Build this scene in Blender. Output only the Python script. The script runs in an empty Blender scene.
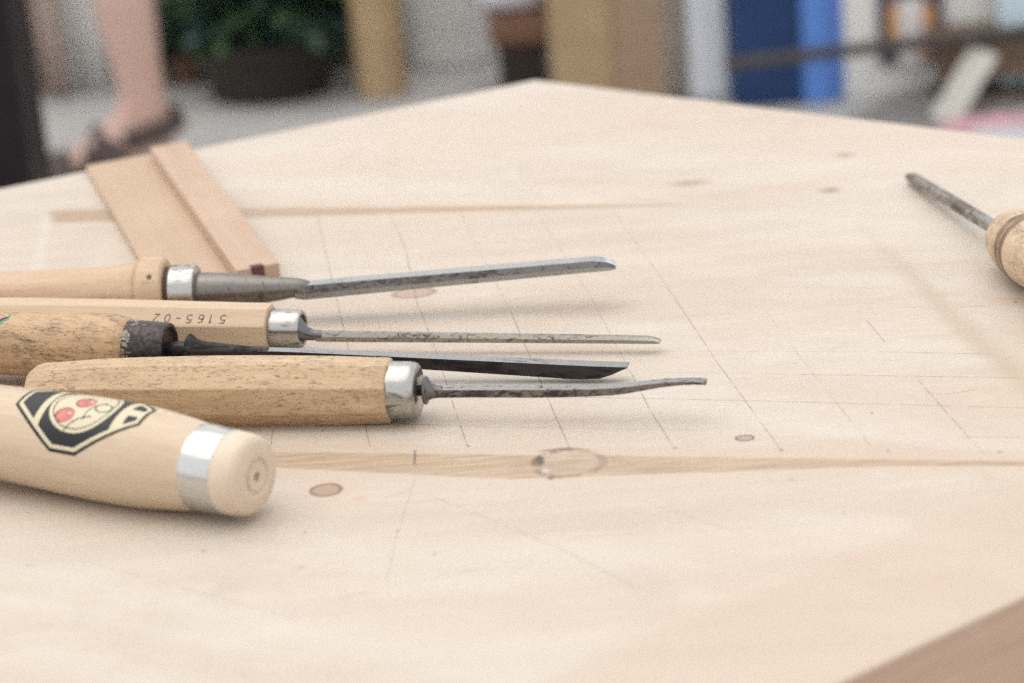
import bpy, math, random
from mathutils import Vector, Matrix
random.seed(7)
scene = bpy.context.scene
COL = scene.collection
W_, H_ = 1024, 683

# ------------------------------------------------------------------ camera
LENS = 85.0
F = LENS / 36.0 * W_
CAMH = 0.34
FLOOR = -0.55
PITCH = math.radians(18.5)
ROLL = math.radians(4.6)
fw = Vector((0, math.cos(PITCH), -math.sin(PITCH)))
up0 = Vector((0, math.sin(PITCH), math.cos(PITCH)))
rt0 = Vector((1, 0, 0))
RT = rt0 * math.cos(ROLL) - up0 * math.sin(ROLL)
UP = up0 * math.cos(ROLL) + rt0 * math.sin(ROLL)
EYE = Vector((0, 0, CAMH))

def ray(px, py):
    return fw + RT * ((px - W_ / 2) / F) - UP * ((py - H_ / 2) / F)
def P(px, py, z=0.0):            # where the line of sight meets a horizontal plane
    r = ray(px, py)
    return EYE + r * ((z - CAMH) / r.z)
def PY(px, py, y):               # ... meets an upright plane facing the viewer
    r = ray(px, py)
    return EYE + r * (y / r.y)
def proj(p):
    v = Vector(p) - EYE
    d = v.dot(fw)
    return W_ / 2 + F * v.dot(RT) / d, H_ / 2 - F * v.dot(UP) / d, d

cam = bpy.data.cameras.new('camera')
co = bpy.data.objects.new('camera', cam)
COL.objects.link(co)
m = Matrix((RT, UP, -fw)).transposed().to_4x4()
m.translation = EYE
co.matrix_world = m
cam.lens = LENS; cam.sensor_width = 36.0; cam.clip_start = 0.02; cam.clip_end = 500
cam.dof.use_dof = True
cam.dof.focus_distance = 1.02
cam.dof.aperture_fstop = 7.6
cam.dof.aperture_blades = 0
scene.camera = co

# ------------------------------------------------------------------ materials
class NT:
    def __init__(s, name):
        s.m = bpy.data.materials.new(name); s.m.use_nodes = True
        s.t = s.m.node_tree; s.t.nodes.clear()
        s.out = s.t.nodes.new('ShaderNodeOutputMaterial')
        s.b = s.t.nodes.new('ShaderNodeBsdfPrincipled')
        s.t.links.new(s.b.outputs[0], s.out.inputs[0])
        s.co = s.t.nodes.new('ShaderNodeTexCoord').outputs['Object']
    def n(s, k, **kw):
        x = s.t.nodes.new(k)
        for a, v in kw.items(): setattr(x, a, v)
        return x
    def put(s, inp, v):
        if isinstance(v, bpy.types.NodeSocket): s.t.links.new(v, inp)
        elif v is not None:
            if inp.type == 'RGBA' and not isinstance(v, (int, float)) and len(v) == 3: v = (*v, 1)
            inp.default_value = v
    def map(s, scale=(1, 1, 1), loc=(0, 0, 0), rot=(0, 0, 0), src=None):
        x = s.n('ShaderNodeMapping')
        s.put(x.inputs['Vector'], src or s.co)
        x.inputs['Scale'].default_value = scale; x.inputs['Location'].default_value = loc
        x.inputs['Rotation'].default_value = rot
        return x.outputs[0]
    def noise(s, scale=(1, 1, 1), detail=4, rough=.55, dist=0, loc=(0, 0, 0), src=None, s1=1.0, col=False):
        x = s.n('ShaderNodeTexNoise')
        s.put(x.inputs['Vector'], s.map(scale, loc, src=src))
        x.inputs['Scale'].default_value = s1; x.inputs['Detail'].default_value = detail
        x.inputs['Roughness'].default_value = rough; x.inputs['Distortion'].default_value = dist
        return x.outputs['Color' if col else 'Fac']
    def rng(s, v, a, b, c=0., d=1., smooth=False):
        x = s.n('ShaderNodeMapRange'); x.clamp = True
        if smooth: x.interpolation_type = 'SMOOTHSTEP'
        s.put(x.inputs[0], v)
        for i, q in enumerate((a, b, c, d)): x.inputs[i + 1].default_value = q
        return x.outputs[0]
    def math(s, op, a, b=None, c=None):
        x = s.n('ShaderNodeMath', operation=op)
        s.put(x.inputs[0], a)
        if b is not None: s.put(x.inputs[1], b)
        if c is not None: s.put(x.inputs[2], c)
        return x.outputs[0]
    def vm(s, op, a, b=None, out=0):
        x = s.n('ShaderNodeVectorMath', operation=op)
        s.put(x.inputs[0], a)
        if b is not None: s.put(x.inputs[1], b)
        return x.outputs[out]
    def mix(s, f, a, b, mode='MIX'):
        x = s.n('ShaderNodeMix', data_type='RGBA', blend_type=mode)
        s.put(x.inputs[0], f); s.put(x.inputs[6], a); s.put(x.inputs[7], b)
        return x.outputs[2]
    def bump(s, h, strength=.3, dist=.001):
        x = s.n('ShaderNodeBump'); x.inputs['Strength'].default_value = strength
        x.inputs['Distance'].default_value = dist
        s.put(x.inputs['Height'], h)
        s.t.links.new(x.outputs[0], s.b.inputs['Normal'])
    def set(s, col=None, rough=None, metal=None, spec=None, alpha=None):
        for k, v in (('Base Color', col), ('Roughness', rough), ('Metallic', metal), ('Specular IOR Level', spec), ('Alpha', alpha)):
            if v is not None: s.put(s.b.inputs[k], v)
        return s.m

def plain(name, col, rough=.6, metal=0., var=.12, sc=12, spec=.4):
    t = NT(name)
    n = t.noise((sc,) * 3, 4)
    c = t.mix(t.rng(n, .3, .7), tuple(x * (1 - var) for x in col), tuple(min(1, x * (1 + var)) for x in col))
    return t.set(c, rough, metal, spec)

def handle_wood(name, c1, c2, stain=(.16, .09, .045), dirt=.5, worn=0., rough=.45, scale=1., seed=0.):
    """grain runs along local X"""
    t = NT(name)
    g = t.noise((14 * scale, 260 * scale, 260 * scale), 5, .6, .3, (seed, seed * 2, 0))
    g2 = t.noise((60 * scale, 1500 * scale, 1500 * scale), 3, .6, 0, (seed, 0, 0))
    c = t.mix(t.rng(g, .3, .72), c1, c2)
    c = t.mix(t.rng(g2, .45, .75, 0, .35), c, tuple(x * .72 for x in c1))
    # pores and short dirty scratches
    w = t.noise((30, 30, 30), 2, .5, 0, (seed + 3, 0, 0))
    sp = t.noise((230, 900, 900), 4, .66, 1.4, (seed, 4, 1))
    big = t.rng(w, .38, .66)
    lo = .70 - .20 * dirt
    sm = t.math('MULTIPLY', t.rng(sp, lo, lo + .1), t.rng(w, .3, .6, .35, 1))
    c = t.mix(t.math('MULTIPLY', sm, min(1, .25 + dirt * .75)), c, stain)
    if worn > 0:
        bl = t.noise((45, 70, 70), 4, .7, 1.5, (seed + 9, 2, 2))
        c = t.mix(t.rng(bl, .50, .66, 0, worn), c, tuple(x * .36 for x in c1))
        fine = t.noise((260, 900, 900), 3, .7, .6, (seed, 5, 5))
        c = t.mix(t.math('MULTIPLY', t.rng(bl, .42, .62), t.rng(fine, .5, .6, 0, min(1, worn * 1.6))), c, stain)
    t.bump(g2, .12, .0004)
    return t.set(c, t.rng(g, .3, .7, rough - .06, rough + .1), 0, .4)

def steel(name, c=(.55, .54, .52), rust=(.12, .075, .05), amount=.5, rough=.32, seed=0., metal=.9, fine=False, scl=None, bmp=.25):
    t = NT(name)
    a = t.noise(scl if scl else (70, 260, 260) if not fine else (260, 420, 420), 6, .7, .8, (seed, 1, 2))
    b = t.noise((18, 40, 40), 3, .5, .4, (seed, 7, 2))
    comb = t.math('ADD', t.math('MULTIPLY', a, .6), t.math('MULTIPLY', b, .4))
    th = .60 - .17 * amount
    k = t.rng(comb, th, th + .07)
    bs = t.noise((900, 60, 900), 2, .5, 0, (seed, 0, 0))
    base = t.mix(t.rng(bs, .3, .7), tuple(x * .85 for x in c), c)
    col = t.mix(t.math('MULTIPLY', k, .88), base, t.mix(t.rng(a, .4, .65), rust, tuple(x * .35 for x in rust)))
    t.bump(a, bmp, .0005)
    return t.set(col, t.rng(k, 0, 1, rough, .62), t.rng(k, 0, 1, metal, .25), .25)

# ------------------------------------------------------------------ mesh helpers
def link(name, mesh, mats, parent=None, sharp=35):
    o = bpy.data.objects.new(name, mesh)
    COL.objects.link(o)
    for mt in (mats if isinstance(mats, (list, tuple)) else [mats]): mesh.materials.append(mt)
    if parent: o.parent = parent
    if sharp:
        mesh.shade_smooth(); mesh.set_sharp_from_angle(angle=math.radians(sharp))
    return o
def mk(name, v, f, mats, parent=None, sharp=35, mi=None):
    me = bpy.data.meshes.new(name)
    me.from_pydata([tuple(x) for x in v], [], f)
    if mi: me.polygons.foreach_set('material_index', mi)
    me.update()
    return link(name, me, mats, parent, sharp)
def empty(name, loc=(0, 0, 0), rot=None):
    o = bpy.data.objects.new(name, None); COL.objects.link(o)
    o.empty_display_size = .02
    mw = rot.to_4x4() if rot else Matrix.Identity(4)
    mw.translation = Vector(loc)
    o.matrix_world = mw
    return o
def tag(o, label=None, cat=None, group=None, kind=None):
    for k, v in (('label', label), ('category', cat), ('group', group), ('kind', kind)):
        if v: o[k] = v
    return o
def wchild(o, root):              # a part built in world coordinates under an unrotated thing
    o.parent = root
    o.matrix_parent_inverse = Matrix.Translation(root.location).inverted()
    return o
def lathe(name, prof, mat, parent, n=48, sy=1., seg=None, sharp=35, cy=0., cz=0., close=True):
    """prof (x, r[, dz]); revolve round local X.  seg: angles of the section (octagons)"""
    ang = seg or [2 * math.pi * k / n for k in range(n)]
    n = len(ang); v = []; f = []
    for q in prof:
        x, r = q[0], q[1]; dz = q[2] if len(q) > 2 else 0
        for a in ang:
            aa, k = a if isinstance(a, tuple) else (a, 1.)
            v.append((x, cy + math.cos(aa) * r * k * sy, cz + dz + math.sin(aa) * r * k))
    for i in range(len(prof) - 1):
        for k in range(n):
            a = i * n + k; b = i * n + (k + 1) % n
            f.append((a, a + n, b + n, b))
    if close:
        f.append(tuple(range(n))); f.append(tuple(range((len(prof) - 1) * n, len(prof) * n))[::-1])
    return mk(name, v, f, mat, parent, sharp)
def loft(name, secs, mat, parent, sharp=25):
    n = len(secs[0]); v = [p for s in secs for p in s]; f = []
    for i in range(len(secs) - 1):
        for k in range(n):
            a = i * n + k; b = i * n + (k + 1) % n
            f.append((a, a + n, b + n, b))
    f.append(tuple(range(n))); f.append(tuple(range((len(secs) - 1) * n, len(secs) * n))[::-1])
    return mk(name, v, f, mat, parent, sharp)
def prism(name, poly, z0, z1, mat, parent=None, bev=.0):
    n = len(poly)
    if bev:
        c = sum((Vector(p[:2]) for p in poly), Vector((0, 0))) / n
        inn = []
        for i in range(n):
            p = Vector(poly[i][:2]); a = (Vector(poly[i - 1][:2]) - p).normalized(); b = (Vector(poly[(i + 1) % n][:2]) - p).normalized()
            s = abs(a.x * b.y - a.y * b.x) or 1
            inn.append(p + (a + b) * (bev / s))
        rings = [[(p.x, p.y, z0) for p in inn], [(p[0], p[1], z0 + bev) for p in poly],
                 [(p[0], p[1], z1 - bev) for p in poly], [(p.x, p.y, z1) for p in inn]]
    else:
        rings = [[(p[0], p[1], z0) for p in poly], [(p[0], p[1], z1) for p in poly]]
    v = [q for r in rings for q in r]; f = []
    for i in range(len(rings) - 1):
        for k in range(n):
            a = i * n + k; b = i * n + (k + 1) % n
            f.append((a, b, b + n, a + n))
    f.append(tuple(range(n))[::-1]); f.append(tuple(range((len(rings) - 1) * n, len(rings) * n)))
    return mk(name, v, f, mat, parent)
def box(name, x0, x1, y0, y1, z0, z1, mat, parent=None, bev=.002, rot=0.):
    c = Vector(((x0 + x1) / 2, (y0 + y1) / 2))
    pts = []
    for x, y in ((x0, y0), (x1, y0), (x1, y1), (x0, y1)):
        d = Vector((x, y)) - c
        pts.append((c.x + d.x * math.cos(rot) - d.y * math.sin(rot), c.y + d.x * math.sin(rot) + d.y * math.cos(rot)))
    return prism(name, pts, z0, z1, mat, parent, bev)

# ------------------------------------------------------------------ work table
TOP = [P(535, 80), P(1804, 232), P(60, 1047), P(-1100, 412)]
def table_material():
    t = NT('planed_pine')
    wob = t.noise((9, 9, 9), 3, .5, 0, col=True)
    wv = t.vm('SUBTRACT', wob, (.5, .5, .5))
    def warp(k, sc=None):
        if sc:
            q = t.vm('SUBTRACT', t.noise((sc, sc, sc), 4, .6, 0, col=True), (.5, .5, .5))
        else: q = wv
        x = t.n('ShaderNodeVectorMath', operation='SCALE'); t.put(x.inputs[0], q); x.inputs[3].default_value = k
        return t.vm('ADD', t.co, x.outputs[0])
    p1 = warp(.008); p2 = warp(.004, 60); p3 = warp(.0016, 160)
    # base grain along X
    g = t.noise((3.2, 34, 34), 5, .55, .5, src=p1)
    g2 = t.noise((14, 420, 60), 4, .6, .2)
    g3 = t.noise((2.5, 5, 5), 3, .5, .4)
    c = t.mix(t.rng(g, .32, .7), (.505, .412, .325), (.56, .472, .382))
    c = t.mix(t.rng(g2, .4, .72, 0, .34), c, (.45, .35, .26))
    c = t.mix(t.rng(g3, .42, .66, 0, .55), c, (.59, .53, .46))
    pk = t.noise((4, 14, 5), 4, .55, .6, (5, 3, 1))
    c = t.mix(t.rng(pk, .47, .62, 0, .42), c, (.52, .405, .31))
    bl = t.noise((26, 60, 20), 4, .65, .8, (1, 6, 1))
    c = t.mix(t.rng(bl, .5, .7, 0, .3), c, (.60, .545, .48))
    # rubbed pale wipes running diagonally
    wp = t.noise((3, 22, 3), 3, .6, .4, src=t.map((1, 1, 1), rot=(0, 0, math.radians(28))))
    c = t.mix(t.rng(wp, .50, .68, 0, .42), c, (.60, .56, .50))
    # coarse fibre speckle
    fz = t.noise((520, 760, 500), 2, .6)
    c = t.mix(t.rng(fz, .35, .65, .0, .16), c, (.40, .33, .27))
    def half(a, b, soft, src):
        a = Vector(a); b = Vector(b); d = (b - a); d.z = 0; d.normalize()
        nrm = Vector((-d.y, d.x, 0))
        dt = t.vm('DOT_PRODUCT', src, tuple(nrm), out=1)
        return t.rng(dt, nrm.dot(a) - soft, nrm.dot(a) + soft, 0, 1, True)
    def poly(px, soft, src):
        pts = [P(*q) for q in px]
        ar = sum(pts[i].x * pts[(i + 1) % len(pts)].y - pts[(i + 1) % len(pts)].x * pts[i].y for i in range(len(pts)))
        if ar < 0: pts = pts[::-1]
        m = None
        for i in range(len(pts)):
            h = half(pts[i], pts[(i + 1) % len(pts)], soft, src)
            m = h if m is None else t.math('MULTIPLY', m, h)
        return m
    def ell(cx, cy, hx, hy, src, rot=0., r0=1., r1=.6):
        c0 = P(cx, cy); sx = (P(cx + hx, cy) - c0).length; sy = (P(cx, cy + hy) - c0).length
        v = t.vm('SUBTRACT', src, tuple(c0))
        mp = t.n('ShaderNodeMapping'); mp.vector_type = 'TEXTURE'; t.put(mp.inputs[0], v)
        mp.inputs['Rotation'].default_value = (0, 0, rot); mp.inputs['Scale'].default_value = (sx, sy, 1)
        ln = t.vm('LENGTH', t.vm('MULTIPLY', mp.outputs[0], (1, 1, 0)), out=1)
        return t.rng(ln, r0, r1, 0, 1, True), ln
    def lay(f, col, k=1.):
        nonlocal c
        c = t.mix(t.math('MULTIPLY', f, k), c, col)
    # darker board across the near right corner and near left corner
    lay(poly([(500, 700), (1100, 452), (1500, 560), (900, 1000)], .006, p1), (.50, .385, .29), .5)
    lay(poly([(-300, 560), (210, 720), (100, 1000), (-500, 800)], .012, p1), (.50, .39, .295), .45)
    # pinkish boards at the back and left edges
    lay(poly([(150, 178), (560, 95), (700, 118), (430, 168), (260, 182)], .02, p1), (.545, .42, .33), .4)
    lay(poly([(560, 90), (1100, 150), (1100, 190), (700, 150)], .02, p1), (.545, .43, .34), .4)
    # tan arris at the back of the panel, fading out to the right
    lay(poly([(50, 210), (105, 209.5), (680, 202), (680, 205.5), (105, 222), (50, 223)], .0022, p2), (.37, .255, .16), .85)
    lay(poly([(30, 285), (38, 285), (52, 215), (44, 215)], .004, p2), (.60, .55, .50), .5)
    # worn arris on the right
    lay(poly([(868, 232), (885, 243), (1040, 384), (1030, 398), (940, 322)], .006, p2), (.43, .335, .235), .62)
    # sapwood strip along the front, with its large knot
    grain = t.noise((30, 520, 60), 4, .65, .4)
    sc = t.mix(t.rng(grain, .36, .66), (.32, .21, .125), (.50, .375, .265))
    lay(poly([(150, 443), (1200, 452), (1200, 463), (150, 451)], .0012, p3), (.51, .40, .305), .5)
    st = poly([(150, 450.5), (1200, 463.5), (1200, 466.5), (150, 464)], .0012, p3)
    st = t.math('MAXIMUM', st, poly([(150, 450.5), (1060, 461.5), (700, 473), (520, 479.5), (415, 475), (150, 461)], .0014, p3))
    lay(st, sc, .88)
    kf, kl = ell(569, 463, 40, 16, p3, 0, 1., .8)
    lay(kf, t.mix(t.rng(t.noise((40, 120, 60), 4, .6, .8), .35, .65), (.38, .275, .195), (.50, .40, .305)), .8)
    ring = t.math('MULTIPLY', t.rng(kl, 1.02, .9, 0, 1, True), t.rng(kl, .66, .84, 0, 1, True))
    br = t.rng(t.noise((70, 70, 70), 4, .7, .5), .42, .58)
    lay(t.math('MULTIPLY', ring, br), (.10, .055, .035), .95)
    lay(ell(539, 461, 7, 7, p3, 0, 1, .3)[0], (.06, .04, .03), .9)
    lay(ell(551, 478, 6, 3, p3, 0, 1, .2)[0], (.12, .07, .05), .8)
    lay(ell(546, 471, 5, 4, p3, 0, 1, .2)[0], (.54, .53, .52), .5)
    lay(ell(608, 462, 30, 9, p3, 0, 1, .3)[0], t.mix(br, (.26, .16, .10), (.46, .35, .26)), .6)
    lay(ell(556, 449.5, 26, 1.8, p3, math.radians(4), 1, .3)[0], (.20, .13, .10), .7)
    lay(ell(560, 477, 22, 1.8, p3, 0, 1, .3)[0], (.30, .18, .11), .6)
    lay(ell(520, 463, 26, 10, p3, 0, 1, .1)[0], (.36, .24, .15), .45)
    # small knots
    def knot(cx, cy, hx, hy, col, edge, k=.7, rot=0., sr=None):
        f, l = ell(cx, cy, hx, hy, sr or p3, rot, 1., .75); lay(f, col, k)
        lay(t.math('MULTIPLY', t.rng(l, 1.05, .9, 0, 1, True), t.rng(l, .62, .85, 0, 1, True)), edge, k)
    lay(ell(330, 492, 62, 20, p2, 0, 1, .2)[0], (.54, .40, .31), .45)
    knot(326, 490, 17, 7, (.34, .235, .165), (.20, .125, .085), .8)
    lay(ell(360, 499, 12, 4, p2, 0, 1, .2)[0], (.50, .34, .26), .5)
    knot(745, 438, 10, 3.4, (.36, .28, .23), (.10, .075, .06), .9)
    knot(414, 293, 23, 5.6, (.38, .27, .20), (.28, .185, .13), .72, math.radians(2))
    lay(ell(690, 183, 34, 5, p2, 0, 1, .1)[0], (.34, .235, .18), .8)
    lay(ell(830, 190, 16, 4.5, p2, 0, 1, .1)[0], (.26, .165, .12), .85)
    lay(ell(790, 188, 70, 10, p2, 0, 1, .1)[0], (.53, .40, .31), .45)
    lay(ell(845, 155, 14, 3.5, p2, 0, 1, .1)[0], (.30, .20, .15), .75)
    lay(ell(775, 138, 12, 3, p2, 0, 1, .1)[0], (.45, .28, .2), .5)
    lay(ell(545, 322, 60, 8, p1, 0, 1, 0)[0], (.55, .38, .25), .35)
    lay(ell(791, 480, 5, 2, p3)[0], (.48, .26, .17), .6)
    for q in ((468, 446), (569, 448), (675, 448), (781, 450), (888, 451), (1000, 452), (398, 531), (305, 533), (435, 554), (872, 413), (1016, 302), (204, 551)):
        lay(ell(q[0], q[1], 2.6, 1.6, p3)[0], (.25, .18, .14), .6)
    # workshop scuffs, stains and pencil smudge
    sm = t.noise((16, 10, 8), 5, .7, 1.0, (2, 8, 0))
    lay(t.rng(sm, .54, .70), (.43, .34, .27), .28)
    dots = t.noise((130, 110, 100), 2, .5, 0, (7, 7, 7))
    lay(t.rng(dots, .74, .79), (.30, .21, .15), .5)
    t.bump(t.math('ADD', t.math('MULTIPLY', g2, .6), t.math('MULTIPLY', fz, .4)), .16, .0006)
    return t.set(c, t.rng(g, .3, .7, .42, .56), 0, .35)

def edge_material():
    t = NT('table_edge')
    g = t.noise((6, 6, 120), 5, .6, .4)
    b = t.noise((20, 20, 20), 4, .6, .3)
    c = t.mix(t.rng(g, .3, .7), (.45, .29, .20), (.56, .38, .28))
    c = t.mix(t.rng(b, .52, .7, 0, .5), c, (.62, .46, .37))
    t.bump(g, .3, .001)
    return t.set(c, .6)
def pencil(name, col, thr):
    t = NT(name)
    n = t.noise((90, 90, 90), 4, .7)
    return t.set(col, .6, alpha=t.rng(n, thr, thr + .2, .0, .36))
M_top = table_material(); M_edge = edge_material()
M_pd = pencil('pencil_dark', (.16, .13, .12), .33); M_pf = pencil('pencil_faint', (.40, .34, .30), .36)
M_ps = pencil('red_scratch', (.42, .24, .16), .3)

def build_table():
    c = sum(TOP, Vector()) / 4
    root = empty('work_table', (c.x, c.y, FLOOR))
    tag(root, 'large pale pine work table with pencil grid lines, knots and scuffs under the carving tools', 'table')
    poly = [(p.x, p.y) for p in TOP][::-1]
    # make it counter clockwise
    ar = sum(poly[i][0] * poly[(i + 1) % 4][1] - poly[(i + 1) % 4][0] * poly[i][1] for i in range(4))
    if ar < 0: poly = poly[::-1]
    top = prism('tabletop', poly, -.052, 0, [M_top, M_edge, M_pd, M_pf, M_ps], None, .0007)
    me = top.data
    v = [tuple(q.co) for q in me.vertices]; f = [tuple(p.vertices) for p in me.polygons]
    mi = [0 if (sum(v[i][2] for i in q) / len(q)) > -.004 and len(q) == 4 and max(v[i][2] for i in q) > -1e-6 else 1 for q in f]
    def stroke(pts, w, m, z=.00012):
        ps = [P(*q) for q in pts]
        for a, b in zip(ps[:-1], ps[1:]):
            d = (b - a).normalized(); n = Vector((-d.y, d.x, 0)) * (w / 2)
            k = len(v)
            for q in (a - n, b - n, b + n, a + n): v.append((q.x, q.y, z))
            f.append((k, k + 1, k + 2, k + 3)); mi.append(m)
    D, N = 2, 3
    for pts, w, m in (
        ([(317, 213), (326, 254), (336, 297), (352, 363), (370, 447)], .00045, D),
        ([(390, 213), (405, 247), (417, 302), (434, 345), (455, 410), (468, 447)], .00045, D),
        ([(460, 212), (481, 254), (512, 314)], .0004, N), ([(512, 314), (541, 383), (569, 447)], .0005, D),
        ([(536, 211), (590, 296), (632, 375)], .0004, N), ([(632, 375), (650, 410), (674, 448)], .0005, D),
        ([(612, 209), (632, 237), (662, 279)], .0004, N), ([(662, 279), (719, 365), (781, 450)], .0004, D),
        ([(765, 310), (807, 366), (871, 446)], .00035, N),
        ([(866, 320), (885, 342)], .0004, D), ([(918, 380), (970, 439)], .0004, D), ([(970, 439), (985, 455)], .0003, N),
        ([(240, 417), (413, 424.5), (503, 427.5)], .0004, D), ([(503, 427.5), (700, 430)], .0003, N),
        ([(560, 397), (740, 400.5), (1024, 408)], .0004, D), ([(648, 372), (800, 374.5)], .0003, N), ([(800, 374.5), (1020, 378)], .00045, D),
        ([(905, 352.5), (990, 354)], .0004, D), ([(640, 351), (900, 352)], .0003, N), ([(700, 329), (960, 331)], .0003, N),
        ([(860, 308), (945, 307)], .0004, N), ([(960, 307), (985, 306)], .0005, D), ([(430, 345), (700, 349)], .0003, N),
        ([(620, 286), (900, 288)], .0003, N), ([(330, 268), (620, 268)], .0003, N), ([(960, 437), (1020, 437.5)], .0004, D),
        ([(700, 380), (800, 377)], .0003, N), ([(230, 432), (250, 436)], .0004, D),
        ([(927, 393.5), (945, 394), (962, 392), (976, 389)], .0005, 4),
        ([(415, 450), (414.5, 465)], .0011, D), ([(416, 476), (398, 531), (386, 582)], .00045, N),
        ([(385, 498), (398, 494), (411, 489)], .0005, N), ([(430, 495), (560, 548), (640, 590)], .0005, N),
        ([(273, 430), (271, 445)], .0004, D), ([(330, 600), (520, 560)], .0004, N),
        ([(80, 560), (300, 620)], .0004, N), ([(640, 500), (760, 540)], .0004, N)):
        stroke(pts, w, m)
    bpy.data.objects.remove(top)
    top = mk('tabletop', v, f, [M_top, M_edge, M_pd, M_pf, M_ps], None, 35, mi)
    wchild(top, root)
    for i, p in enumerate(TOP):
        q = p + (c - p).normalized() * .10
        l = box('leg', q.x - .03, q.x + .03, q.y - .03, q.y + .03, FLOOR, -.053, M_edge, None, .003)
        wchild(l, root)
    return root
build_table()

# ------------------------------------------------------------------ tools
class Tool:
    shift = 0.
    """straight tool axis between two image points at given heights"""
    def __init__(s, name, a, za, b, zb, label, group=None):
        s.A = P(a[0], a[1], za); s.B = P(b[0], b[1], zb)
        X = (s.B - s.A).normalized(); Y = Vector((0, 0, 1)).cross(X).normalized(); Z = X.cross(Y)
        s.X, s.Y, s.Z = X, Y, Z
        s.root = empty(name, s.A, Matrix((X, Y, Z)).transposed())
        tag(s.root, label, 'carving tool', group)
    def s(s_, px):
        lo, hi = -1.0, 1.5
        f = lambda t: proj(s_.A + s_.X * t)
        sg = 1 if f(.1)[0] > f(0)[0] else -1
        lo, hi = -.35, .6
        for _ in range(50):
            m = (lo + hi) / 2
            if (f(m)[0] - px) * sg < 0: lo = m
            else: hi = m
        return m
    def at(s_, px, h, cy=None):
        """axial position, radius in m, vertical offset in m that puts the centre on image row cy"""
        t = s_.s(px); p = s_.A + s_.X * t; x, y, d = proj(p)
        r = h * d / F; dz = 0.
        if cy is not None:
            y2 = proj(p + s_.Z * .01)[1]
            dz = (cy - y) / (y2 - y) * .01
        return t, r, dz
    def prof(s_, rows):
        return [s_.at(q[0] + s_.shift, *q[1:]) for q in rows]
def dense(prof, step=.002):
    """Catmull-Rom through the profile for smooth swells"""
    out = []
    n = len(prof)
    for i in range(n - 1):
        p0, p1, p2, p3 = prof[max(i - 1, 0)], prof[i], prof[i + 1], prof[min(i + 2, n - 1)]
        k = max(1, int(abs(p2[0] - p1[0]) / step))
        for j in range(k):
            u = j / k
            out.append(tuple(.5 * ((2 * b) + (-a + c) * u + (2 * a - 5 * b + 4 * c - d) * u * u + (-a + 3 * b - 3 * c + d) * u ** 3)
                             if q else b + (c - b) * u for q, (a, b, c, d) in enumerate(zip(p0, p1, p2, p3))))
    out.append(prof[-1])
    return out
def octagon(e=1.3):
    """corner pairs close together: a crisp but eased arris; radius is that of the flats"""
    k = 1 / math.cos(math.radians(22.5))
    out = []
    for i in range(8):
        a = 22.5 + 45 * i
        for d in (-e, e):
            out.append((math.radians(a + d), 1 / math.cos(math.radians(22.5 - e))))
    return out
def rect(t, y0, y1, z0, z1, dz=0, b=.0006):
    return [(t, y0 + b, dz + z0), (t, y1 - b, dz + z0), (t, y1, dz + z0 + b), (t, y1, dz + z1 - b),
            (t, y1 - b, dz + z1), (t, y0 + b, dz + z1), (t, y0, dz + z1 - b), (t, y0, dz + z0 + b)]

# --- tool 1: large socket gouge at the back
W1 = handle_wood('handle_wood_clean', (.49, .335, .205), (.60, .44, .30), dirt=.6, seed=1.)
S_fer = steel('ferrule_steel', (.47, .46, .425), (.24, .18, .12), .26, .22, seed=2., bmp=.12)
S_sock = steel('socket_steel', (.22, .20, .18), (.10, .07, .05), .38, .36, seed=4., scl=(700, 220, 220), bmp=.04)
S_bl1 = steel('blade_steel', (.13, .125, .12), (.09, .06, .045), .58, .33, seed=6., fine=True)
S_edge = steel('ground_steel', (.68, .69, .70), (.2, .15, .12), .12, .22, seed=8.)
M_leather = plain('leather', (.09, .05, .035), .7)
M_hole = plain('dark_hole', (.02, .015, .012), .8)
t1 = Tool('socket_gouge', (0, 299), .0180, (305, 287.5), .0160,
          'long socket gouge with collared wooden handle, rearmost tool of the group on the left', 'carving tools on the table')
t1.shift = 4
rows = [(-150, 19), (-145, 25), (-110, 29), (-50, 28), (0, 27), (60, 28), (100, 28.5), (124, 31), (134, 33.5)]
lathe('handle', dense(t1.prof(rows)) + t1.prof([(135.5, 33), (137, 32), (138.5, 34), (141, 36), (146, 36.5), (158, 36.5), (162, 35.5), (164, 33)]), W1, t1.root, 64)
lathe('washer', t1.prof([(163.5, 25.5), (164.5, 26), (167.5, 26), (168.5, 25.5)]), M_leather, t1.root)
fe = lathe('ferrule', t1.prof([(168, 25), (169, 27), (171, 27.6), (180, 27.2), (188, 27.2), (191, 27.8), (193.5, 27.2), (194.5, 25.5), (194.6, 15)]), S_fer, t1.root)
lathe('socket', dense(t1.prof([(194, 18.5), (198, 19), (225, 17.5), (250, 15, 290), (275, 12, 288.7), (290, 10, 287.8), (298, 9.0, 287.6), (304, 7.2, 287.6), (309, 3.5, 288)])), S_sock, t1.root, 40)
def bl1(px, cy, h, wide=1., cut=0.):
    t, r, dz = t1.at(px, h, cy)
    k = r / .0044; w = .0062 * wide
    base = [(-w, -.0042), (-w, -.0013), (-w + .0022, .0022), (w - .0022, .0022), (w, -.0013), (w, -.0042), (w * .5, -.0046), (-w * .5, -.0046)]
    return [(t, y, dz + z * k) for y, z in base]
secs = [bl1(296, 287.5, 9.0, .8), bl1(306, 287.4, 9.2)] + [bl1(306 + (592 - 306) * i / 12, 287.4 + (262 - 287.4) * i / 12, 9.2 - 2.4 * i / 12) for i in range(1, 13)]
secs += [bl1(598, 261.9, 6.6), bl1(603, 262.0, 6.0, .98), bl1(609, 262.6, 4.9, .93), bl1(614, 263.8, 3.3, .85), bl1(616.5, 265.0, 1.5, .72)]
S_lt1 = steel('lit_facet_steel', (.46, .46, .44), (.20, .13, .10), .30, .3, seed=7., fine=True)  # paler steel paints the light caught by top and lower facets; slopes stay darker
f = []; mi = []; vv = [p for q in secs for p in q]
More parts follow.
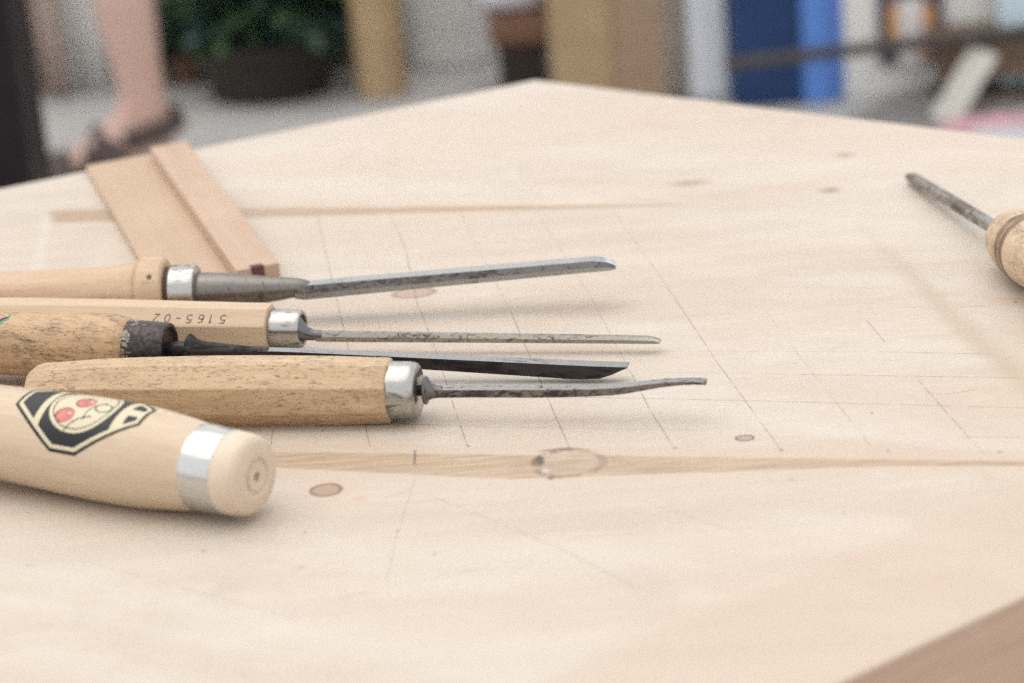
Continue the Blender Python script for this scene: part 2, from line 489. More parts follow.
for i in range(len(secs) - 1):
    for k in range(8):
        a = i * 8 + k; b = i * 8 + (k + 1) % 8
        f.append((a, a + 8, b + 8, b)); mi.append(0 if k in (1, 3) else (2 if i >= len(secs) - 5 and k == 2 else 1))
f.append(tuple(range(8))); f.append(tuple(range(len(vv) - 8, len(vv)))[::-1]); mi += [0, 2]
mk('blade', vv, f, [S_bl1, S_lt1, S_edge], t1.root, 20, mi)
# small stain dot on the collar
tq, rq, _ = t1.at(149, 36.7)

# --- tool 2: octagonal handle with the stamped number
W2 = handle_wood('handle_wood_pale', (.52, .375, .24), (.60, .45, .31), dirt=.12, seed=12.)
S_sh2 = steel('slim_shank_steel', (.38, .35, .30), (.17, .11, .07), .52, .34, seed=14., fine=True)
S_bol = steel('bolster_steel', (.17, .165, .165), (.05, .04, .035), .3, .22, seed=37., bmp=.05)
t2 = Tool('straight_gouge', (0, 327.5), .0132, (268, 328.8), .0118,
          'slim gouge with pale octagonal handle stamped with black numbers', 'carving tools on the table')
t2.shift = 4.5
OC = octagon()
p2 = dense(t2.prof([(-90, 22), (-84, 25), (-40, 27.5), (0, 28), (120, 27), (220, 25), (262, 24.3)])) + t2.prof([(267, 23.6), (268, 21)])
lathe('handle', p2, W2, t2.root, seg=OC, sharp=14)
lathe('ferrule', t2.prof([(267.2, 18), (268, 19.5), (269, 20), (283, 19.6), (294, 19.2), (297, 18.8), (298.3, 18), (298.5, 16.5), (298.2, 15), (295, 14.6), (295, 4)]), S_fer, t2.root)
lathe('bolster', t2.prof([(294.5, 13), (296, 12.5), (299, 9.5, 331), (303, 7, 333.5), (308, 5.5, 335), (318, 4.9, 335.6)]), S_bol, t2.root)
def sh2(px, cy, h):
    t, r, dz = t2.at(px, h, cy); w = .0022
    base = [(-w, -r * .9), (-w, r * .15), (-w * .55, r), (w * .55, r), (w, r * .15), (w, -r * .9)]
    return [(t, y, dz + z) for y, z in base]
secs = [sh2(316, 335.5, 5)] + [sh2(x, 336 + (339.3 - 336) * (x - 322) / 318, 5 - 1.6 * (x - 322) / 318) for x in range(322, 641, 18)]
secs += [sh2(648, 339.6, 3.2), sh2(655, 340.2, 2.5), sh2(660, 341, 1.2)]
loft('shank', secs, S_sh2, t2.root)

# stamped number, upside down to the viewer on the upper front facet
M_ink = plain('black_ink', (.03, .028, .026), .6)
STROKES = {
 '5': [[(3.4, 6), (.6, 6), (.3, 3.5), (1.8, 4), (3.2, 3.2), (3.5, 1.8), (2.6, .3), (1, .1), (.1, .9)]],
 '1': [[(1.0, 5), (2, 6), (2, 0)]],
 '6': [[(3.2, 5.4), (2.2, 6), (1, 5.4), (.2, 3.4), (.3, 1.2), (1.4, 0), (2.8, .3), (3.5, 1.7), (2.8, 3.2), (1.5, 3.5), (.4, 2.4)]],
 '-': [[(.2, 2.8), (3.2, 2.8)]],
 '0': [[(1.8, 6), (.6, 5.2), (.1, 3), (.6, .8), (1.8, 0), (3, .8), (3.5, 3), (3, 5.2), (1.8, 6)]],
 '2': [[(.2, 4.8), (.9, 5.8), (2.4, 6), (3.3, 4.9), (3, 3.6), (.2, 0), (3.6, 0)]]}
def facet_r(px):
    tt = t2.s(px)
    for a, b in zip(p2[:-1], p2[1:]):
        if a[0] <= tt <= b[0]: return a[1] + (b[1] - a[1]) * (tt - a[0]) / (b[0] - a[0])
    return p2[-1][1]
v = []; f = []
fn = Vector((0, -math.cos(math.radians(45)), math.sin(math.radians(45))))   # facet normal
fu = Vector((0, math.sin(math.radians(45)), math.cos(math.radians(45))))    # up the facet
for ch, px in (('5', 231), ('1', 219), ('6', 209.5), ('5', 198), ('-', 187), ('0', 176.5), ('2', 165.5)):
    rr = facet_r(px) * math.cos(0) / math.cos(math.radians(22.5 - 5)) * math.cos(math.radians(22.5 - 5)) 
    R0 = facet_r(px) / math.cos(math.radians(17.5)) * math.cos(math.radians(17.5)) 
    tc = t2.s(px); sc = .00067
    for line in STROKES[ch]:
        pts = []
        for gx, gy in line:
            gx += .12 * gy
            # rotated by 180 degrees
            q = Vector((tc, 0, 0)) + Vector((-(gx - 1.8) * sc, 0, 0)) + fu * (-(gy - 3) * sc - .0008)
            pts.append(q)
        for a, b in zip(pts[:-1], pts[1:]):
            d = (b - a).normalized(); a = a - d * .00012; b = b + d * .00012
            nn = d.cross(fn).normalized() * .00021
            k = len(v)
            for q in (a - nn, b - nn, b + nn, a + nn): v.append(q)
            f.append((k, k + 1, k + 2, k + 3))
# lift on to the facet: distance of the facet plane from the axis
ka = math.cos(math.radians(17.5)) / math.cos(math.radians(17.5))
out = []
for q in v:
    # interpolate handle radius at this station
    rr = None
    for a, b in zip(p2[:-1], p2[1:]):
        if a[0] <= q.x <= b[0]: rr = a[1] + (b[1] - a[1]) * (q.x - a[0]) / (b[0] - a[0]); break
    rr = rr or p2[-1][1]
    out.append(q + fn * (rr * 1.0 + .00007))
mk('stamped_number', out, f, M_ink, t2.root, 0)

# --- tool 3: dark socket chisel, round worn handle
W3 = handle_wood('handle_wood_worn', (.46, .295, .155), (.58, .40, .24), dirt=.8, worn=.42, stain=(.05, .03, .02), seed=20.)
S_blk = steel('blackened_steel', (.055, .05, .05), (.016, .012, .010), .75, .38, seed=22., metal=.75)
S_fb = None
def mottled():
    t = NT('blackened_ferrule')
    n = t.noise((110, 150, 150), 5, .7, .6, (3, 3, 3)); n2 = t.noise((500, 500, 500), 3, .7)
    sx = t.n('ShaderNodeSeparateXYZ'); t.put(sx.inputs[0], t.co)
    x0 = FERX
    near = t.rng(sx.outputs[0], x0, x0 + .011, .10, -.10)
    k = t.rng(t.math('ADD', t.math('ADD', t.math('MULTIPLY', n, .75), t.math('MULTIPLY', n2, .25)), near), .52, .60)
    c = t.mix(k, t.mix(t.rng(n2, .4, .65), (.025, .02, .02), (.075, .06, .055)), (.36, .32, .24))
    t.bump(n, .3, .0005)
    return t.set(c, t.rng(k, 0, 1, .36, .6), t.rng(k, 0, 1, .6, .1), .5)
S_top3 = steel('top_face_steel', (.36, .355, .35), (.16, .12, .10), .35, .3, seed=23.)  # paler steel, used on the blade's top face only
t3 = Tool('blackened_chisel', (0, 343), .0185, (628, 368), .0058,
          'chisel with stained round handle, blackened ferrule and long dark blade', 'carving tools on the table')
t3.shift = 6
lathe('handle', dense(t3.prof([(-160, 20), (-155, 26), (-110, 32), (-40, 31.5), (0, 31.5), (50, 32.5), (85, 34), (108, 34.5)])) + t3.prof([(116, 33.5), (121, 31.5), (124, 29.5), (125, 27)]), W3, t3.root, 56)
FERX = t3.s(129)
S_fb = mottled()
lathe('ferrule', t3.prof([(123, 26.5), (124, 28.2), (126, 28.8), (144, 28), (159, 27.2), (162, 27.4), (164, 26.4), (164.3, 23.5), (161, 22), (161, 4)]), S_fb, t3.root)
lathe('tang', t3.prof([(160, 8.5), (184, 9.5)]), S_blk, t3.root, 16)
lathe('bolster', dense(t3.prof([(182, 12), (182.6, 16), (184, 17), (186, 16), (190, 12, 350.5), (198, 9.5, 350.5), (215, 8, 351), (240, 6.5, 352), (262, 5.5, 352.6)]), .0015), S_blk, t3.root, 32)
def bl3(px, top, bot, w=.0034, b=.0003):
    cy = (top + bot) / 2; h = (bot - top) / 2
    t, r, dz = t3.at(px, h, cy)
    sn = math.sin(math.radians(19)); hh = max(.0006, (2 * r - 2 * w * sn) / .94)
    # top face seen as a thin bright strip, deep dark side below it
    z1 = dz + r - w * sn * 1.0; z0 = z1 - hh
    return [(t, -w, z0 + b), (t, -w + b, z0), (t, w - b, z0), (t, w, z0 + b), (t, w, z1), (t, -w, z1)]
def T3(x): return 345.5 + (x - 235) * .0385 + (0.0 if x < 330 else (x - 330) * .0045)
def B3(x): return 357 + (x - 235) * .0648
secs = [bl3(238, 347.5, 356.5, .0016), bl3(262, 347, 357.6, .0026)]
secs += [bl3(x, T3(x), B3(x), .0026 + .0008 * (x - 280) / 290) for x in range(285, 575, 24)]
secs += [bl3(584, T3(584), 379.2), bl3(600, T3(600), 378.6), bl3(613, T3(613), 374.8), bl3(622, T3(622), 370.8), bl3(628, T3(628), 367.4)]
f = []; n = 6; vv = [p for s_ in secs for p in s_]; mi = []
for i in range(len(secs) - 1):
    for k in range(n):
        a = i * n + k; b = i * n + (k + 1) % n
        f.append((a, a + n, b + n, b)); mi.append(1 if k == 4 else 0)
f.append(tuple(range(n))); mi.append(0); f.append(tuple(range(len(vv) - n, len(vv)))[::-1]); mi.append(0)
mk('blade', vv, f, [S_blk, S_top3], t3.root, 25, mi)

# --- tool 4: octagonal worn handle, bent shank
W4 = handle_wood('handle_wood_pitted', (.49, .335, .19), (.615, .445, .28), dirt=.82, worn=.16, stain=(.10, .055, .03), seed=31.)
S_sh4 = steel('pitted_steel', (.24, .21, .19), (.05, .035, .028), .85, .42, seed=33., fine=True)
S_top4 = steel('pitted_top_steel', (.38, .37, .35), (.08, .055, .04), .5, .34, seed=35., fine=True)
t4 = Tool('bent_gouge', (30, 391.5), .0137, (388, 390.5), .0132,
          'bent gouge with pitted octagonal handle, just behind the big rounded handle', 'carving tools on the table')
t4.shift = 5
p4 = t4.prof([(25.5, 13), (27, 19), (31, 23.5), (36, 26)]) + dense(t4.prof([(40, 26.8), (100, 30.5), (180, 32.6), (250, 33.2), (330, 32.4), (378, 31)])) + t4.prof([(385.5, 30.6), (387, 29)])
lathe('handle', p4, W4, t4.root, seg=OC, sharp=14)
lathe('ferrule', t4.prof([(386, 28), (387, 29.2), (389, 29.6), (402, 29.4), (407, 29.2), (410.5, 28.4), (413, 26.5), (414, 24), (414.2, 7)]), S_fer, t4.root)
lathe('tang', t4.prof([(413, 5.5), (422, 5.5)]), S_blk, t4.root, 16)
lathe('bolster', t4.prof([(418.8, 10), (419.4, 13.6), (420.6, 14.6), (422, 14), (424, 10), (427, 8, 391), (431, 6.6, 391.5), (437, 6, 391.8)]), S_bol, t4.root, 40)
def sh4(px, top, bot, w=.0026):
    cy = (top + bot) / 2; h = (bot - top) / 2
    t, r, dz = t4.at(px, h, cy)
    sn = math.sin(math.radians(20)); hh = max(.0005, (2 * r - 2 * w * sn) / .94)
    z1 = dz + r - w * sn; z0 = z1 - hh; b = .0003
    return [(t, -w, z0 + b), (t, -w + b, z0), (t, w - b, z0), (t, w, z0 + b), (t, w, z1), (t, -w, z1)]
st = [(434, 386, 398), (442, 385.5, 397.8), (470, 385.5, 397.5), (500, 385.3, 397.6), (530, 385.3, 397.8), (560, 385.3, 397.5), (590, 384.8, 396.6),
      (612, 383.8, 395.5), (628, 382.3, 393.5), (645, 380.2, 390.5), (662, 378.6, 387.6), (680, 377.6, 385.6), (695, 377.4, 384.8), (707, 378.2, 385.2)]
secs = [sh4(*q) for q in st]
f = []; mi = []; vv = [p for s_ in secs for p in s_]
for i in range(len(secs) - 1):
    for k in range(n):
        a = i * n + k; b = i * n + (k + 1) % n
        f.append((a, a + n, b + n, b)); mi.append(1 if k == 4 else 0)
f.append(tuple(range(n))); mi.append(0); f.append(tuple(range(len(vv) - n, len(vv)))[::-1]); mi.append(1)
mk('shank', vv, f, [S_sh4, S_top4], t4.root, 25, mi)

# --- tool 5: the big rounded handle in front, its butt towards the viewer
W5 = handle_wood('handle_wood_lacquered', (.53, .405, .275), (.60, .47, .34), dirt=.22, rough=.36, stain=(.30, .19, .11), seed=41., scale=.8)
t5 = Tool('mallet_chisel', (0, 431.5), .0210, (250, 475.5), .0178,
          'big smooth rounded chisel handle with a black badge sticker, nearest to the viewer', 'carving tools on the table')
p5 = dense(t5.prof([(-260, 28), (-200, 34), (-110, 41), (0, 46.5), (60, 50), (110, 51.8), (150, 51), (185, 47.2), (204, 44.4)]), .0015)
lathe('handle', p5, W5, t5.root, 96)
hoopm = steel('hoop_steel', (.60, .59, .56), (.35, .30, .24), .0, .13, seed=45., bmp=.08)
lathe('striking_hoop', t5.prof([(203, 42.5), (203.6, 44.6), (205, 45), (218, 44), (231, 43.2), (232.4, 43), (233.2, 41.8), (233.3, 39)]), hoopm, t5.root, 96)
tE, rE, _ = t5.at(255.5, 41)
def endmat():
    t = NT('end_grain')
    v = t.vm('MULTIPLY', t.co, (0, 1, 1)); ln = t.vm('LENGTH', v, out=1)
    w = t.n('ShaderNodeTexWave'); w.wave_type = 'RINGS'; w.rings_direction = 'X'
    t.put(w.inputs['Vector'], t.co); w.inputs['Scale'].default_value = 160; w.inputs['Distortion'].default_value = 2.
    w.inputs['Detail'].default_value = 2
    c = t.mix(t.rng(w.outputs['Fac'], 0, 1, 0, .5), (.62, .50, .385), (.56, .44, .33))
    nz = t.noise((200, 200, 200), 3)
    c = t.mix(t.rng(nz, .4, .7, 0, .3), c, (.72, .56, .41))
    return t.set(c, .42)
e = tE
endp = t5.prof([(232.5, 42.2), (238, 42.4), (244, 42)])
rr = rE
endp += [(e - .0026, rr * 1.0), (e - .0012, rr * .965), (e - .0003, rr * .90), (e + .0002, rr * .80), (e + .0008, rr * .62), (e + .0010, rr * .50),
         (e + .0007, rr * .46), (e + .0001, rr * .43), (e + .0001, rr * .38), (e + .0009, rr * .36), (e + .0010, rr * .24), (e + .0008, rr * .13), (e - .0008, rr * .105), (e - .006, rr * .095), (e - .0062, .00001)]
lathe('butt_end', endp, endmat(), t5.root, 96)

def rad_at(prof, x):
    for a, b in zip(prof[:-1], prof[1:]):
        if a[0] <= x <= b[0]: return a[1] + (b[1] - a[1]) * (x - a[0]) / (b[0] - a[0])
    return prof[-1][1]
def surf(tool, prof, px, py):
    """(axial, angle) where the line of sight through a photo point meets the handle"""
    r = ray(px, py); R = tool.root.matrix_world.to_3x3().transposed()
    o = R @ (EYE - tool.A); d = (R @ r).normalized()
    best = None; t = .75
    while t < 1.3:
        q = o + d * t
        if math.hypot(q.y, q.z) < rad_at(prof, q.x): break
        t += .0002
    else: return None
    return q.x, math.atan2(q.z, -q.y)          # angle 0 faces the viewer, 90 degrees is up
def inside(p, poly):
    c = False; n = len(poly); x, y = p
    for i in range(n):
        x1, y1 = poly[i]; x2, y2 = poly[i - 1]
        if (y1 > y) != (y2 > y) and x < (x2 - x1) * (y - y1) / (y2 - y1) + x1: c = not c
    return c
def dist_edge(p, poly):
    b = 9
    px, py = p; n = len(poly)
    for i in range(n):
        ax, ay = poly[i]; bx, by = poly[i - 1]; dx, dy = bx - ax, by - ay
        t = max(0, min(1, ((px - ax) * dx + (py - ay) * dy) / (dx * dx + dy * dy)))
        b = min(b, math.hypot(px - ax - t * dx, py - ay - t * dy))
    return b
# badge sticker: u along the handle, w round it, both in millimetres
R5 = .0195
M_cream = plain('sticker_cream', (.58, .51, .34), .35, var=.03)
M_sblk = plain('sticker_black', (.014, .014, .016), .38, var=.1, spec=.3)
M_red = plain('sticker_red', (.50, .15, .13), .35, var=.25, sc=300)
M_green = plain('sticker_green', (.03, .30, .16), .4)
def badge(u, w):
    p = (u, w)
    if not inside(p, BADGE): return None
    d = dist_edge(p, BADGE)
    if d < 1.35: return 1
    if d < 2.9: return 0
    e = math.hypot((u - 48.5) / 14.8, (w - 26.8) / 13.8)
    if e < 1:
        for cu, cw in ((43.0, 20.2), (47.8, 28.4)):
            r = math.hypot((u - cu) / 4.5, (w - cw) / 3.7)
            if r < 1 and not (.2 < (u - cu) / 5.0 < .5 and .1 < (w - cw) / 4.1 < .4): 
                if .82 < r < .93 and u < cu: return 1
                return 2
        if .86 < e < .895: return 1
        # stems and leaf outline
        def arc(cu, cw, R, a0, a1, wd):
            dd = math.hypot(u - cu, w - cw); a = math.degrees(math.atan2(w - cw, u - cu)) % 360
            return abs(dd - R) < wd and a0 <= a <= a1
        if arc(56, 10.5, 10.5, 95, 170, .3) or arc(60, 22, 8.2, 110, 200, .28): return 1
        if abs(math.hypot((u - 57.5) / 3.6, (w - 26.5) / 2.5) - 1) < .1: return 1
        return 0
    if abs(u - 31.5 - (w - 27) * .0) < 1.5: return 0                    # divider bars
    if abs(u - 67.3) < 1.6: return 0
    if 1.0 <= e < 1.0: return 1
    if u > 68.9:
        return 1 if (abs(w - 22.8) < 2.2 and 70 < u < 75.5) or (abs(w - 31.5) < 2.4 and u < 75.5) else 0
    return 1
BADGE = [(17.7, 21.5), (41, 5), (53.5, 5), (77.5, 21.5), (77.5, 33), (53.5, 49), (41, 49), (17.7, 33)]
def wrap(tool, prof, name, fn, u0, u1, w0, w1, st, R, mats, lift=.00007):
    nu = int((u1 - u0) / st); nw = int((w1 - w0) / st); idx = {}; v = []; f = []; mi = []
    def vid(i, j):
        if (i, j) not in idx:
            u = (u0 + i * st) / 1000; a = (w0 + j * st) / 1000 / R; r = rad_at(prof, u) + lift
            idx[(i, j)] = len(v); v.append((u, -math.cos(a) * r, math.sin(a) * r))
        return idx[(i, j)]
    for i in range(nu):
        for j in range(nw):
            k = fn(u0 + (i + .5) * st, w0 + (j + .5) * st)
            if k is None: continue
            f.append((vid(i, j), vid(i + 1, j), vid(i + 1, j + 1), vid(i, j + 1))); mi.append(k)
    return mk(name, v, f, mats, tool.root, 60, mi)
wrap(t5, p5, 'badge_sticker', badge, 17, 78, 4, 50, .24, R5, [M_cream, M_sblk, M_red])
pc = t1.prof([(138.5, 34), (141, 36), (146, 36.5), (158, 36.5)])
qk = surf(t1, pc, 149, 277)
if qk:
    uk, wk = qk[0] * 1000, qk[1] * .016 * 1000
    wrap(t1, pc, 'wood_knot', lambda u, w: 0 if math.hypot(u - uk, w - wk) < 1.25 + .25 * math.sin(5 * math.atan2(w - wk, u - uk)) else None, uk - 2, uk + 2, wk - 2, wk + 2, .1, .016, [plain('dark_knot', (.12, .075, .05), .6)])
p3 = dense(t3.prof([(-160, 20), (-155, 26), (-110, 32), (-40, 31.5), (0, 31.5), (50, 32.5), (85, 34), (108, 34.5)]))
q1 = surf(t3, p3, 1, 320); q2 = surf(t3, p3, 11, 316.5)
if q1 and q2:
    R3 = .0142; u1, w1 = q1[0] * 1000, q1[1] * R3 * 1000; u2, w2 = q2[0] * 1000, q2[1] * R3 * 1000
    print('t3 sticker', u1, w1, u2, w2)
    def lab(u, w):
        # a small slanting tail of a worn label
        c = w1 + (w2 - w1) * (u - u1) / max(.1, u2 - u1)
        if u > u2 - .2: return None
        if abs(w - c) < .75 and u < u2 - .8: return 1
        if 0 < w - c < 2.0 and u < u2 - 2.2: return 2
        if math.hypot((u - u2 + 1.5) / 1.5, (w - c + 1.3) / .9) < 1 or math.hypot((u - u1 + .2) / 1.6, (w - c + 2.2) / 1.) < 1 or math.hypot((u - u2 + .9) / .8, (w - c - .3) / .6) < 1: return 3
        return None
    wrap(t3, p3, 'worn_sticker', lab, u1 - 8, u2 + 1, w1 - 6, w2 + 6, .2, R3, [M_cream, M_sblk, M_red, M_green])

# --- tool 6: palm tool at the right
W6 = handle_wood('handle_wood_palm', (.52, .375, .24), (.64, .49, .34), dirt=.55, worn=.35, seed=51.)
M_wear = plain('dark_wear', (.20, .135, .085), .6, var=.5, sc=160)
t6 = Tool('palm_gouge', (912, 177), .0040, (1024, 245), .0165,
          'short palm gouge with round knob handle, alone at the right side of the table')
t6.shift = 4.
S6 = steel('rusty_shank_steel', (.36, .34, .31), (.13, .09, .06), .8, .45, seed=53., fine=True)
def sh6(px, h, w):
    t, r, dz = t6.at(px, h)
    return rect(t, -w, w, -r, r * .8, 0)
loft('shank', [sh6(910, 3.2, .0026), sh6(913, 4.4, .0029), sh6(940, 5.0, .003), sh6(965, 5.4, .003), sh6(985, 5.8, .003), sh6(1004, 6, .003)], S6, t6.root)
lathe('ferrule', t6.prof([(999, 8), (1000, 11), (1001, 17), (1003, 21), (1007, 24), (1008, 18)]), S_fer, t6.root, 48)
lathe('handle', dense(t6.prof([(1003, 20), (1005, 24), (1009, 29), (1015, 32.5), (1022, 34.5)])) + t6.prof([(1028, 35.4), (1029, 34.6), (1031, 34.6), (1032, 35.8)]) + dense(t6.prof([(1036, 36), (1054, 36), (1074, 33), (1092, 26), (1102, 13), (1104, 2)])), W6, t6.root, 64)
lathe('wear_ring', t6.prof([(1023, 34.2), (1023.4, 34.9), (1031.6, 35.75), (1032, 35)]), M_wear, t6.root, 64)

# ------------------------------------------------------------------ boards at the back left
def board_mat(name, c1, c2, seed, ax=0.):
    t = NT(name)
    sv = t.map((1, 1, 1), rot=(0, 0, ax))
    g = t.noise((6, 120, 60), 5, .6, .3, (seed, 0, 0), src=sv)
    n = t.noise((14, 14, 14), 3)
    c = t.mix(t.rng(g, .3, .7), c1, c2)
    c = t.mix(t.rng(n, .5, .7, 0, .35), c, tuple(min(1, x * 1.2) for x in c2))
    return t.set(c, .55)
dirA = (P(237, 272) - P(150, 150)); angA = -math.atan2(dirA.y, dirA.x)
MB_A = board_mat('thin_board_wood', (.43, .295, .19), (.48, .34, .23), 3., angA)
MB_B = board_mat('batten_wood', (.43, .29, .195), (.49, .345, .245), 9., angA)
za = .0045; zb = .0118
A_ = [P(86, 165.5, za), P(176, 149, za), P(272, 279, za), P(164, 301, za)]
o = prism('thin_board', [(p.x, p.y) for p in A_][::-1], .0002, za, MB_A, None, .0004)
tag(o, 'wide thin reddish brown board lying flat on the table under the batten', 'board')
B_ = [P(150, 147, zb), P(186, 140.5, zb), P(279, 262.5, zb), P(236.5, 270.5, zb)]
ctr = sum(B_, Vector()) / 4
root = empty('batten', (ctr.x, ctr.y, .005))
tag(root, 'narrow reddish brown batten with a dark slot in its end, lying on the thin board', 'batten')
wchild(prism('bar', [(p.x, p.y) for p in B_][::-1], za + .0003, zb, MB_B, None, .0004), root)
e0, e1 = B_[3], B_[2]; d = (e1 - e0); nrm = Vector((d.y, -d.x, 0)).normalized()
a = e0 + d * .34; b = e0 + d * .64
wchild(prism('slot', [((a - nrm * .004).x, (a - nrm * .004).y), ((b - nrm * .004).x, (b - nrm * .004).y), ((b + nrm * .0004).x, (b + nrm * .0004).y), ((a + nrm * .0004).x, (a + nrm * .0004).y)][::-1],
             za + .0006, zb + .0002, plain('slot_shade', (.10, .045, .03), .7), None, .0001), root)  # solid dark block stands in for the shade inside a recess

# ------------------------------------------------------------------ the yard behind
def floor_mat():
    t = NT('stone_floor')
    n = t.noise((3, 3, 3), 5, .6); m_ = t.noise((40, 40, 40), 4, .6)
    c = t.mix(t.rng(n, .35, .65), (.36, .355, .35), (.45, .435, .415))
    c = t.mix(t.rng(m_, .4, .7, 0, .4), c, (.50, .49, .47))
    t.bump(m_, .3, .003)
    return t.set(c, .7)
s_ = 250
g = mk('ground', [(-s_, -s_, FLOOR), (s_, -s_, FLOOR), (s_, s_, FLOOR), (-s_, s_, FLOOR)], [(0, 1, 2, 3)], floor_mat(), None, 0)
tag(g, kind='structure')
M_wall = plain('plaster_wall', (.76, .74, .71), .8, var=.04, sc=3)
wl = empty('wall', (0, 4.75, FLOOR)); tag(wl, 'pale cream plaster wall behind the whole yard', 'wall')
wchild(box('masonry', -3.5, 3.5, 4.44, 4.66, FLOOR, .35, M_wall, None, .01), wl)
def bx_(px0, px1, py, Y, z0, z1, th, mat, name, parent=None, bev=.004, rot=0.):
    a = PY(px0, py, Y); b = PY(px1, py, Y)
    return box(name, a.x, b.x, Y, Y + th, z0, z1, mat, parent, bev, rot)
# dark post at the far left
M_dark = plain('dark_stained_wood', (.016, .012, .013), .6, var=.25, sc=9, spec=.15)
o = bx_(-90, 20, 100, 2.55, FLOOR, .62, .12, M_dark, 'post', None, .006)
tag(o, 'dark brown nearly black upright post at the left edge of the picture', 'post')
# curtains, hanging to just above the floor
def curtain(name, pts, Y, z0, z1, amp, waves, mat, label, th=.012):
    xa, xb = pts; n = 60; v = []; f = []
    for r, z in enumerate([z0 + (z1 - z0) * k / 12 for k in range(13)]):
        for i in range(n + 1):
            u = i / n; y = Y + amp * math.sin(u * waves * 2 * math.pi + .3 * r * .2) * (1 - .35 * r / 12)
            v.append((xa + (xb - xa) * u + .006 * math.sin(r * .9 + i), y, z + (.012 * math.sin(i * .7) if r == 0 else 0)))
    for r in range(12):
        for i in range(n):
            a = r * (n + 1) + i; f.append((a, a + 1, a + n + 2, a + n + 1))
    o = mk(name, v, f, mat, None, 0)
    o.data.shade_smooth(); md = o.modifiers.new('t', 'SOLIDIFY'); md.thickness = th
    return tag(o, label, 'curtain', 'curtains on the wall')
M_cur = plain('cream_cloth', (.88, .865, .83), .85, var=.03, sc=20)
M_cur2 = plain('tan_cloth', (.50, .40, .34), .85, var=.06, sc=20)
xl = lambda px, py=40, Y=4.25: PY(px, py, Y).x
curtain('curtain', (xl(-60), xl(39)), 4.26, FLOOR + .012, 1.3, .005, 3, plain('pinkish_cloth', (.66, .60, .585), .85, var=.04), 'pinkish white curtain beside the dark post')
curtain('curtain', (xl(38), xl(66)), 4.22, FLOOR + .012, 1.3, .006, 1, M_cur2, 'narrow tan curtain between two white ones')
curtain('curtain', (xl(65), xl(160)), 4.26, FLOOR + .012, 1.3, .006, 2, M_cur, 'cream white curtain right behind the bare leg')

